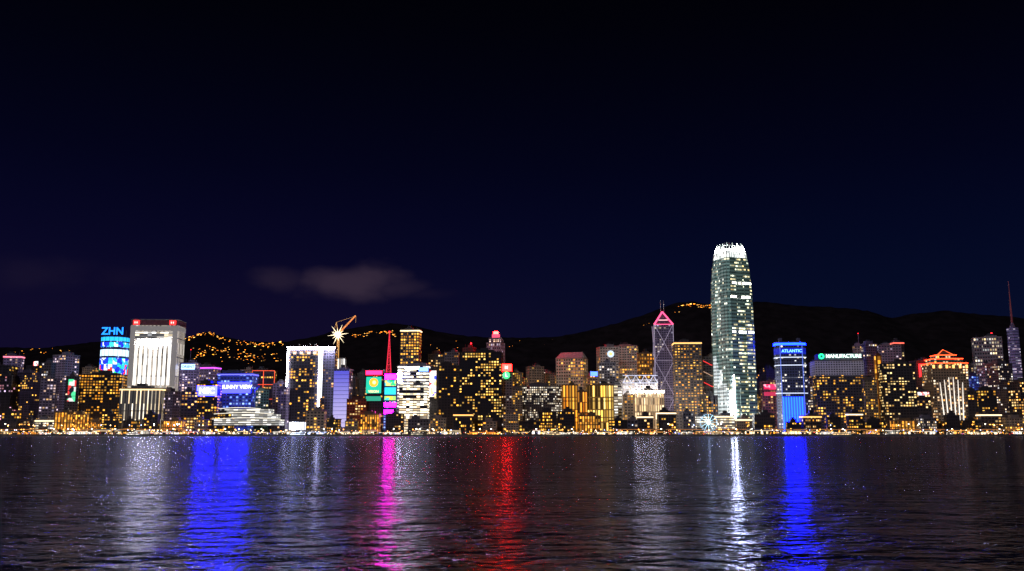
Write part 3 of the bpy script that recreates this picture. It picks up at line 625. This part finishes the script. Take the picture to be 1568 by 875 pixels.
# ---- tallest tower: rounded, tapering, crown of claws
D = 1810; X, _ = px2w(1131.5, 560, D); rot = d2(20); th = d2(20)
Wp = px2m(65, D); wS = Wp / (math.cos(th) + math.sin(th)) * 1.03
def ifc(s):
    a = wS / 2 * s; c = a * .30; n1 = a * .10; pts = []
    base = [(-a + c, -a), (-a * .30, -a), (-a * .30, -a + n1), (a * .30, -a + n1), (a * .30, -a), (a - c, -a), (a - c * .3, -a + c * .3)]
    for k in range(4):
        cs_, sn = math.cos(k * math.pi / 2), math.sin(k * math.pi / 2)
        pts += [(x * cs_ - y_ * sn, x * sn + y_ * cs_) for x, y_ in base]
    return pts
H1 = zrel(369, D)
pf = [(0, 1.0), (.25, 1.0), (.5, .995), (.66, .98), (.76, .955), (.82, .92), (.88, .865), (.92, .80), (.955, .725)]
def sc_at(f):
    for (a, b_), (c, d) in zip(pf, pf[1:]):
        if f <= c: return b_ + (d - b_) * (f - a) / (c - a)
    return pf[-1][1] - (f - pf[-1][0]) * 2.4
fm = facade(base=(.08, .13, .12), frac=.44, ww=.92, wh=.42, A=(1, .74, .28), B=(.85, 1, .78), st=1.9, row=.7, glow=.085, gc=(.50, .85, .74))
fside = facade(base=(.4, .45, .45), frac=.25, ww=.8, wh=.5, A=(1, .9, .7), B=(.9, 1, 1), st=1.5, row=.5, glow=.8, gc=(.85, .97, 1))  # lit left side painted in as stronger wall emission, fading upwards
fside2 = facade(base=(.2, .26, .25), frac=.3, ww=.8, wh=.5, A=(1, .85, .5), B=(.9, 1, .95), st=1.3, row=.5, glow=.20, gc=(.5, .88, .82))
fbright = facade(base=(.4, .4, .4), frac=.8, ww=.9, wh=.55, A=(1, .9, .65), B=(.95, 1, .92), st=22, row=.2, glow=.15, gc=(.7, 1, .9))
fcrown = facade(base=(.4, .4, .4), frac=1.7, ww=.6, wh=.9, A=(1, 1, .9), B=(1, 1, 1), st=2.8, row=.2, glow=.45, gc=(.8, 1, .95))
mb = MB(); nl = 52; rf = solid((.14, .18, .17)); brl = {42, 38, 28}
for k in range(nl):
    f0, f1 = .955 * k / nl, .955 * (k + 1) / nl; p0, p1 = ifc(sc_at(f0)), ifc(sc_at(f1))
    n = len(p0); walls = []
    for i in range(n):
        side = i // 7
        if k >= 50: walls.append(fcrown)
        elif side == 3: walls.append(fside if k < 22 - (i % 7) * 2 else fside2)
        else: walls.append(fbright if k in brl else fm)
    h0, h1 = H1 * f0, H1 * f1; u = 0
    for i in range(n):
        j = (i + 1) % n; l = math.hypot(p0[j][0] - p0[i][0], p0[j][1] - p0[i][1]); nb = max(1, round(l / 4.6))
        mb.face([(*p0[i], h0), (*p0[j], h0), (*p1[j], h1), (*p1[i], h1)], walls[i], [(u, k), (u + nb, k), (u + nb, k + 1), (u, k + 1)]); u += nb + 3
    if k % 13 == 12:
        q = [(x * 1.02, y_ * 1.02) for x, y_ in p1]; mb.prism(q, h1 - 1.4, h1, rf, rf)
top = ifc(sc_at(.955)); mb.face([(*q, H1 * .955) for q in top], rf)
mb.prism([(x * .8, y_ * .8) for x, y_ in top], H1 * .955 + .1, H1 * .966, glow((1, 1, .96), 1300), rf)
# glowing strips added at the white corner to strengthen its water reflection
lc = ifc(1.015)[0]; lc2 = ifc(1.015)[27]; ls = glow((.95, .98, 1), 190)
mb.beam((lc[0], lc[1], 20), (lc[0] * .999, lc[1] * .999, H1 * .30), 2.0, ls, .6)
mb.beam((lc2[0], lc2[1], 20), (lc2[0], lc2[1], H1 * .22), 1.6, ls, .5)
cl_ = solid((.6, .62, .62)); clg = glow((.8, .95, .9), .9)
for i in range(28):
    p0, p1, p2 = ifc(sc_at(.93))[i], ifc(sc_at(.965))[i], ifc(.58)[i]
    mb.beam((*[c * 1.02 for c in p0], H1 * .93), (*[c * 1.02 for c in p1], H1 * .968), 1.0, cl_); mb.beam((*[c * 1.02 for c in p1], H1 * .968), (*p2, H1), .8, clg if i % 2 else cl_)
rg = ifc(.64)
for i in range(28): mb.beam((*rg[i], H1 * .985), (*rg[(i + 1) % 28], H1 * .985), .6, clg)
for k in range(13):
    f0, f1 = .93 * k / 13, .93 * (k + 1) / 13
    p0, p1 = ifc(sc_at(f0) * 1.008), ifc(sc_at(f1) * 1.008)
    for i in range(28): mb.beam((*p0[i], H1 * f0), (*p1[i], H1 * f1), .45, solid((.2, .26, .25)))
mb.obj('tapering_skyscraper', (X, D + wS * .6, 3), rot)
# right part
T('office_tower', 1168, 1192, 566, 1930, 'dk'); 
o, w_, d_, h_ = T('office_tower', 1168, 1194, 585, 1830, 'dk', base=(.2, .05, .07), rot=d2(-5)); sign(o, w_, d_, 0, h_ - 10, w_ * .8, 10, screen([(1, .02, .1), (.5, 0, .05), (1, .3, .4)], 2, 1, 7)); sign(o, w_, d_, 0, h_ - 24, w_ * .8, 8, glow((.6, .02, .08), .9))
D = 1800
o, w_, d_, h_ = T('blue_crowned_tower', 1191, 1240, 524, D, 'wg', rot=d2(-8), ratio=.6, ch=9, cell=(4, 4.4), base=(.1, .11, .2), frac=.3, crown='none', glow=.02, gc=(.3, .4, 1), A=(1, .8, .5))
mb = MB(); pl = rect(w_, d_, 9); yb = -d_ / 2
def ringm(z0, z1, mt, k=1.03): mb.prism([(x * k, y_ * (k + .01)) for x, y_ in pl], z0, z1, mt, solid((.1, .1, .2)))
ringm(h_ - 6, h_ - 1.5, glow((.0006, .004, 1), 110), 1.035); ringm(h_ - 24, h_ - 12, glow((.004, .015, .6), .7), 1.02)
for yy_ in (548, 560, 580, 603): ringm(zrel(yy_, D), zrel(yy_, D) + 1.7, glow((.7, .78, 1), 1.3), 1.028)
for i in range(16):
    x = -w_ / 2 + 10 + (w_ - 20) * i / 15; mb.box(x - .8, x + .8, yb - 1.6, yb - .8, 4, zrel(608, D), glow((.001, .003, 1), 45) if i % 2 else glow((.01, .13, 1), 4))
mb.box(-w_ / 2 + 9, w_ / 2 - 9, yb - .78, yb - .3, 4, zrel(609, D), glow((.001, .002, 1), 55))
for sx in (-1, 1):
    mb.beam((sx * (w_ / 2 - 8), yb - 1.2, 4), (sx * (w_ / 2 - 8), yb - 1.2, h_ - 2), 1.1, glow((.15, .25, 1), .9))
    mb.box(sx * w_ * .3 - 3, sx * w_ * .3 + 3, -6, 6, h_, h_ + 9, solid((.15, .15, .3)))
mb.obj('led_bands', parent=o); text(o, 'ATLANTIC', 8.2, (1, yb - 2.4, h_ - 18), glow((.06, .2, 1), 7))
T('office_tower', 1239, 1257, 580, 1850, 'wg', base=(.2, .18, .22)); T('office_tower', 1243, 1262, 556, 1950, 'dk')
D = 1810
o, w_, d_, h_ = T('office_tower', 1252, 1326, 552, D, 'ys', rot=d2(-6), ratio=.5, cell=(4, 4.2), base=(.12, .11, .11), frac=.35, crown='none')
mb = MB(); mb.box(-w_ / 2 - 1.5, w_ / 2 + 1.5, -d_ / 2 - 1.6, d_ / 2 + 1, zrel(575, D), h_ - 1.5, facade(base=(.45, .42, .45), frac=-2., glow=.08, gc=(.9, .8, 1)), (5, 5)); mb.box(-w_ * .42, w_ * .42, -d_ * .4, d_ * .4, h_ + 1.3, h_ + 14, solid((.15, .15, .16))); mb.obj('crown_cladding', parent=o)
disc(o, -w_ * .37, -d_ / 2 - 2, h_ + 8, 5.5, glow((.02, 1, .3), 3), hole=.45); text(o, 'MANUFACTURE', 9.5, (w_ * .1, -d_ / 2 - 2, h_ + 8), glow((.7, 1, .85), 3))
T('office_tower', 1312, 1330, 530, 1950, 'be', base=(.3, .2, .18), glow=.04, crown='mast'); T('office_tower', 1326, 1347, 527, 1900, 'wg', base=(.22, .17, .22), crown='plant', frac=.2)
T('office_tower', 1343, 1353, 545, 1850, 'or', cell=(9, 9), base=(.3, .1, .02), frac=1.2, st=1.2); T('office_tower', 1350, 1388, 529, 1940, 'pu', base=(.24, .18, .22), frac=.2, crown='plant', rot=d2(-12))
T('office_tower', 1372, 1388, 524, 1990, 'dk', crown='lit', roofc=(1, .12, .08))
T('office_tower', 1356, 1405, 557, 1800, 'yd', rot=d2(-5), ratio=.6, base=(.08, .07, .07), frac=.38, A=(1, .5, .1), B=(1, .78, .35)); T('apartment_tower', 1322, 1345, 582, 1800, 'be', base=(.22, .17, .13))
o, w_, d_, h_ = T('office_tower', 1403, 1434, 553, 1880, 'dk', rot=d2(6), base=(.15, .06, .08)); mb = MB(); y = -d_ / 2 - 1.3
mb.face([(-w_ * .4, y, h_ - 6), (-w_ * .4, y, h_ - 34), (w_ * .1, y, h_ - 26), (w_ * .42, y, h_ - 6)], glow((1, .03, .04), 2)); mb.obj('red_sign', parent=o); text(o, 'V', 18, (-3, y - .4, h_ - 17), glow((1, .6, .6), 1.4))
o, w_, d_, h_ = T('office_tower', 1405, 1428, 600, 1800, 'ym'); sign(o, w_, d_, 0, h_ - 4, w_ * .8, 6, screen([(1, .05, .05), (1, .7, .5), (.9, .9, 1)], 2, 2, 4))
# tower with outlined crown and white light fins
D = 1810; X, _ = px2w(1458, 590, D); mb = MB(); u1 = px2m(1, D)
fv = facade(base=(.22, .17, .14), frac=.35, A=YA, B=(1, .85, .6), st=1.6, row=.2, glow=.03, gc=(1, .6, .3)); rc = solid((.2, .1, .08))
for ya, yb_, wd in [(645, 556, 54), (556, 549, 44), (549, 543, 30)]:
    wd *= u1; za, zb = max(0, zrel(ya, D)), zrel(yb_, D); mb.prism(rect(wd, wd * .8), za, zb, fv, rc, cell=(5.5, 5.4))
    mb.prism(rect(wd + 1.4, wd * .8 + 1.4), zb - 1.0, zb + .4, glow((1, .035, .008), 12), rc)
wd = 30 * u1; zb = zrel(543, D); mb.prism(rect(wd * .8, wd * .6), zb, zrel(535, D), solid((.4, .12, .06)), rc, top=rect(wd * .1, wd * .1))
for sx in (-1, 1): mb.beam((sx * wd * .4, -wd * .3, zb + .5), (0, 0, zrel(534, D)), 1.3, glow((1, .12, .03), 2.2))
for sx in (-.5, -.3, -.1, .1, .3, .5): mb.box(sx * 50 * u1 - 2, sx * 50 * u1 + 2, -23 * u1, -22.4 * u1, zrel(564, D), zrel(559, D), glow((1, .45, .12), 3))
for i in range(6):
    f = (i - 2.5) / 2.5; x = f * 17 * u1; zt_ = zrel(576 + abs(f) * 10, D); mb.beam((x * .8, -22.8 * u1, 14), (x, -22.4 * u1, zt_), 1.9, glow((1, .9, .78), 1.5), .7)
mb.obj('outlined_crown_tower', (X, D + 22 * u1, 3), d2(-3))
T('office_tower', 1486, 1502, 576, 1850, 'bl', base=(.05, .07, .3), glow=.12); T('office_tower', 1484, 1500, 600, 1800, 'ys')
T('office_tower', 1499, 1545, 517, 1960, 'wg', rot=d2(-20), base=(.28, .24, .25), frac=.36, crown='beacon', cell=(4, 6), row=.8, A=(1, .7, .3)); T('office_tower', 1505, 1527, 560, 1860, 'pu', frac=.4, base=(.24, .2, .26)); T('apartment_tower', 1522, 1556, 557, 1820, 'wg', base=(.16, .13, .16), frac=.35, cell=(3.4, 3.6))
T('apartment_tower', 1500, 1530, 598, 1790, 'yd')
D = 1900; X, _ = px2w(1563, 560, D); mb = MB(); wd = px2m(15, D)
mb.prism(rect(wd, wd, wd * .28), 0, zrel(502, D), facade(base=(.2, .17, .32), frac=.4, A=(.8, .8, 1), B=(1, .7, .9), st=1.0, glow=.05, gc=(.5, .4, 1), row=.8, ww=1.1, wh=.3), solid((.2, .2, .3)), cell=(4, 6))
mb.prism(rect(wd * .6, wd * .6, wd * .15), zrel(502, D), zrel(494, D), solid((.2, .15, .25)), solid((.2, .2, .3)), top=rect(wd * .2, wd * .2, wd * .05))
ztp = zrel(430, D); zb = zrel(496, D)
for k in range(4):
    f = k / 4; mb.beam((0, 0, zb + (ztp - zb) * f), (0, 0, zb + (ztp - zb) * (f + .25)), 1.9 - k * .4, glow((.6, .10, .14), .10))
    for s_ in (-1, 1): mb.beam((s_ * 2.6 * (1 - f), 0, zb + (ztp - zb) * f), (s_ * 2.6 * (.75 - f), 0, zb + (ztp - zb) * (f + .25)), .5, solid((.3, .15, .15)))
mb.obj('spired_tower', (X - 5, D + wd / 2, 3))
T('office_tower', 1552, 1600, 585, 1800, 'ym'); T('office_tower', 1590, 1640, 540, 1860, 'wg'); T('office_tower', 1640, 1700, 560, 1820, 'yd')
# neighbours beyond the frame and infill behind
x = -420
while x < -50: 
    ww_ = R.uniform(28, 50); T('office_tower', x, x + ww_, R.uniform(535, 590), R.uniform(1800, 1900), R.choice(['yd', 'wg', 'pu', 'be'])); x += ww_ * 1.1
x = 1700
while x < 2000:
    ww_ = R.uniform(28, 50); T('office_tower', x, x + ww_, R.uniform(535, 590), R.uniform(1800, 1900), R.choice(['yd', 'wg', 'ym', 'be'])); x += ww_ * 1.1
x = -100
while x < 1660:
    ww_ = R.uniform(14, 24); lo = 556 if (x < 130 or x > 770) else 566
    if 540 < x < 760: lo = 560
    T('apartment_tower', x, x + ww_, R.uniform(lo, 600), R.uniform(2060, 2110), R.choice(['dk', 'ys', 'wg', 'ym', 'be', 'dk']), cell=(R.uniform(3, 5), R.uniform(3.2, 4.4)), pier=3, rot=R.uniform(-.3, .3)); x += ww_ * R.uniform(.9, 1.3)
x = -100
while x < 1660:
    ww_ = R.uniform(12, 20)
    T('apartment_tower', x, x + ww_, R.uniform(578, 612), R.uniform(1990, 2025), R.choice(['ys', 'yd', 'ym', 'be', 'wg']), cell=(R.uniform(3, 5), R.uniform(3.2, 4.4)), pier=3, rot=R.uniform(-.3, .3)); x += ww_ * R.uniform(1., 1.5)
# lower front street wall
x = -60
while x < 1620:
    ww_ = R.uniform(16, 34)
    if not (325 < x < 430):
        T('waterfront_block', x, x + ww_, R.uniform(630, 647), 1752, R.choice(['ys', 'be', 'wg', 'ym', 'yd', 'be', 'hb', 'or', 'yd']), cell=(R.uniform(2.5, 5), R.uniform(3.2, 5)), pier=2, rot=R.uniform(-.08, .08), ratio=.5, crown=R.choice(['plant', 'plant', 'lit', 'plant']), roofc=R.choice([(1, .45, .12), (1, .75, .45)]))
    x += ww_ * R.uniform(.95, 1.6)

# ================================================================== WATERFRONT
cols = [(1, .34, .03), (1, .42, .08), (1, .65, .3), (1, .9, .72), (1, .75, .42), (1, .9, .8)]
x = -80
while x < 1640:
    ww_ = R.uniform(12, 46); D = R.uniform(1712, 1722); X, _ = px2w(x + ww_ / 2, 650, D); W = px2m(ww_, D); mb = MB(); h = R.uniform(3.6, 7.5); dd = 14
    c = R.choice(cols); gs = R.uniform(.6, 3.2)
    if 440 < x < 470: c = (.5, .6, 1); gs = 6
    wall = solid((.2, .18, .16)); n = max(2, int(W / 6))
    mb.box(-W / 2, W / 2, 1, dd, 0, h - .6, facade(base=(.2, .16, .12), frac=R.uniform(.4, .9), ww=.8, wh=.7, A=c, B=(c[0], min(1, c[1] * 1.1), min(1, c[2] * 1.3)), st=gs, row=.1), (5, h))
    for i in range(n + 1): mb.box(-W / 2 + W * i / n - .3, -W / 2 + W * i / n + .3, -.6, 0, 0, h - .6, wall)
    if R.random() < .5: mb.box(-W / 2 - 1, W / 2 + 1, -1.5, dd + 1, h - .6, h + .3, wall)
    else: mb.prism([(-W / 2 - 1, -1.5), (W / 2 + 1, -1.5), (W / 2 + 1, dd + 1), (-W / 2 - 1, dd + 1)], h - .6, h + 2.8, solid((.12, .12, .12)), wall, top=[(-W / 2 + 3, dd / 2 - .2), (W / 2 - 3, dd / 2 - .2), (W / 2 - 3, dd / 2 + .2), (-W / 2 + 3, dd / 2 + .2)])
    mb.box(-W / 2, W / 2, -1.9, -1.55, h - .5, h - .1, glow(c, 2.8))
    mb.obj('ferry_pier_building' if ww_ > 36 else 'waterfront_pavilion', (X, D, 3)); x += ww_ * R.uniform(1.0, 1.7)
# elevated road
for xa, xb in [(-400, 330), (940, 2000)]:
    D = 1738; Xa, Xb = px2w(xa, 650, D)[0], px2w(xb, 650, D)[0]; mb = MB(); cm = solid((.3, .3, .29))
    mb.box(Xa, Xb, 0, 9, 8, 9.3, cm); mb.box(Xa, Xb, -.3, 0, 9, 10.3, cm); mb.box(Xa, Xb, 9.01, 9.3, 9, 10.3, cm)
    xx = Xa
    while xx < Xb: mb.box(xx, xx + 1.6, 3, 5, 0, 8, cm); xx += 24
    mb.box(Xa, Xb, -.5, -.32, 9.2, 9.5, glow((1, .32, .03), 1.3)); mb.obj('elevated_road', (0, D, 3))
# lamps
def lampmesh(c, s, r, hh):
    mb = MB(); pm = solid((.2, .2, .2)); mb.beam((0, 0, 0), (0, 0, hh), .25, pm); mb.beam((0, 0, hh), (0, -1.6, hh + .5), .18, pm); mb.box(-.3, .3, -.3, .3, 0, .9, pm)
    mb.ball((0, -1.6, hh + .2), r, glow(c, s)); return mb
protos = []
for c, s, r_, hh in [((1, .35, .05), 9, 1.0, 9), ((1, .65, .3), 10, .95, 7.5), ((1, .93, .82), 10, 1.0, 10), ((.5, .6, 1), 8, .85, 8), ((1, .30, .03), 9, .9, 6)]:
    o = lampmesh(c, s, r_, hh).obj('street_lamp', (0, 1704, 3)); protos.append(o)
for o in protos: o.location.x = R.uniform(-900, 900)
for i in range(260):
    m_ = R.choice(protos).data; o = bpy.data.objects.new('street_lamp', m_); scene.collection.objects.link(o)
    row = R.choice([(1704, 3), (1708, 3), (1730, 3), (1740, 12.3)])
    X = R.uniform(-1150, 1150)
    if row[1] > 4: X = R.choice([R.uniform(-1100, -560), R.uniform(200, 1100)])
    o.location = (X, row[0], row[1])
# strings of small bulbs on the promenade (one mass)
mb = MB()
for i in range(1000):
    X = R.uniform(-1100, 1100); c = R.choice(cols + cols + [(.15, .2, 1), (1, .04, .04), (1, .95, .9)]); z = 3 + abs(R.gauss(2.2, 2.4)); Y = R.uniform(1703, 1711)
    mb.box(X - .5, X + .5, Y, Y + .4, z, z + R.uniform(.5, .9), glow(c, R.choice([2, 4, 7])))
    mb.beam((X, Y + .6, 3), (X, Y + .6, z + .5), .1, solid((.2, .2, .2)))
mb.obj('promenade_lights')
# trees (one mass)
mb = MB(); lm1 = solid((.05, .07, .03), 1); lm2 = solid((.025, .04, .018), 1); tk = solid((.08, .06, .05), 1)
for i in range(220):
    X = R.uniform(-1150, 1150); Y = R.uniform(1705, 1712) if R.random() < .45 else R.uniform(1724, 1734); hh = R.uniform(6, 12)
    mb.beam((X, Y, 3), (X + .3, Y, 3 + hh * .5), .5, tk)
    for _ in range(3): mb.beam((X + .3, Y, 3 + hh * .45), (X + R.uniform(-2.5, 2.5), Y + R.uniform(-1, 1), 3 + hh * .8), .25, tk)
    for _ in range(60):
        a_ = R.uniform(0, 6.28); rr_ = R.uniform(.2, 1) ** .5 * hh * .36; z = 3 + hh * (.68 + R.gauss(0, .13)); px_, py_ = X + rr_ * math.cos(a_), Y + rr_ * math.sin(a_) * .7
        v1 = Vector((R.gauss(0, 1), R.gauss(0, 1), R.gauss(0, 1))).normalized() * R.uniform(.4, .9); v2 = v1.orthogonal().normalized() * R.uniform(.4, .9); c = Vector((px_, py_, z))
        mb.face([c - v1, c + v2, c + v1, c - v2], lm1 if R.random() < .5 else lm2)
mb.obj('waterfront_trees')
# ferris wheel
D = 1716; X, Z = px2w(1085, 647, D); mb = MB(); wr = 15; wm_ = glow((.45, .75, 1), .9); hub = Z
for sy in (-1.3, 1.3):
    for i in range(36):
        a0, a1 = 2 * math.pi * i / 36, 2 * math.pi * (i + 1) / 36
        mb.beam((wr * math.cos(a0), sy, hub + wr * math.sin(a0)), (wr * math.cos(a1), sy, hub + wr * math.sin(a1)), .3, wm_)
        if i % 3 == 0: mb.beam((0, sy, hub), (wr * math.cos(a0), sy, hub + wr * math.sin(a0)), .3, glow((.5, .85, 1), 2.5))
for i in range(24):
    a0 = 2 * math.pi * i / 24; cx_, cz_ = (wr + 1) * math.cos(a0), hub + (wr + 1) * math.sin(a0) - 1
    if cz_ > 4: mb.box(cx_ - .7, cx_ + .7, -1, 1, cz_ - .9, cz_ + .8, glow((.4, .7, 1), 1))
for sx in (-1, 1):
    for sy in (-4, 4): mb.beam((sx * 9, sy, 3), (0, sy * .4, hub), .8, solid((.4, .4, .4)))
mb.ball((0, -2, hub), 3, glow((.75, .92, 1), 25), 8); mb.obj('ferris_wheel', (X, D, 0))
# ferries
def ferry(px, D, L_, c, s):
    mb = MB(); X, _ = px2w(px, 665, D); hl = solid((.15, .2, .18)); a = L_ / 2
    P0 = [(-a + 3, -3), (a - 5, -3.2), (a - 2, 0), (a - 5, 3.2), (-a + 3, 3), (-a + 1, 0)]; P1 = [(-a, -4), (a - 4, -4), (a, 0), (a - 4, 4), (-a, 4), (-a - 1, 0)]
    mb.prism(P0, -.8, 2.2, hl, solid((.3, .3, .3)), top=P1)
    wf = facade(base=(.4, .4, .38), frac=1.6, ww=.75, wh=.55, A=c, B=c, st=s, row=0)
    mb.box(-a + 3, a - 7, -3.2, 3.2, 2.21, 4.9, wf, (2, 2.7)); mb.box(-a + 2.5, a - 6, -3.5, 3.5, 4.9, 5.15, hl); mb.box(-a + 6, a - 11, -2.8, 2.8, 5.16, 7.6, wf, (2, 2.5)); mb.box(-a + 5.5, a - 10, -3.1, 3.1, 7.6, 7.85, hl)
    mb.box(a - 16, a - 12, -1.5, 1.5, 7.86, 9.8, wf, (2, 2)); mb.beam((0, 0, 7.8), (0, 0, 12.5), .25, hl); mb.box(-3, 0, -1, 1, 7.86, 10.4, solid((.3, .05, .04))); mb.ball((0, 0, 12.5), .5, glow(c, 12))
    mb.obj('ferry_boat', (X, D, 0))
ferry(457, 1682, 36, (.7, .8, 1), 5); ferry(850, 1688, 34, (1, .7, .35), 1.6); ferry(1290, 1685, 40, (1, .65, .3), 2); ferry(205, 1686, 32, (1, .9, .8), 1.8); ferry(640, 1690, 30, (1, .85, .6), 1.5)

# ================================================================== CAMERA
cd = bpy.data.cameras.new('camera'); cd.sensor_width = 36; cd.lens = 36 * F / 1568; cd.clip_start = .5; cd.clip_end = 30000
co = bpy.data.objects.new('camera', cd); scene.collection.objects.link(co); co.location = (0, 0, CH); co.rotation_euler = (math.pi / 2 + P, 0, 0)
scene.camera = co
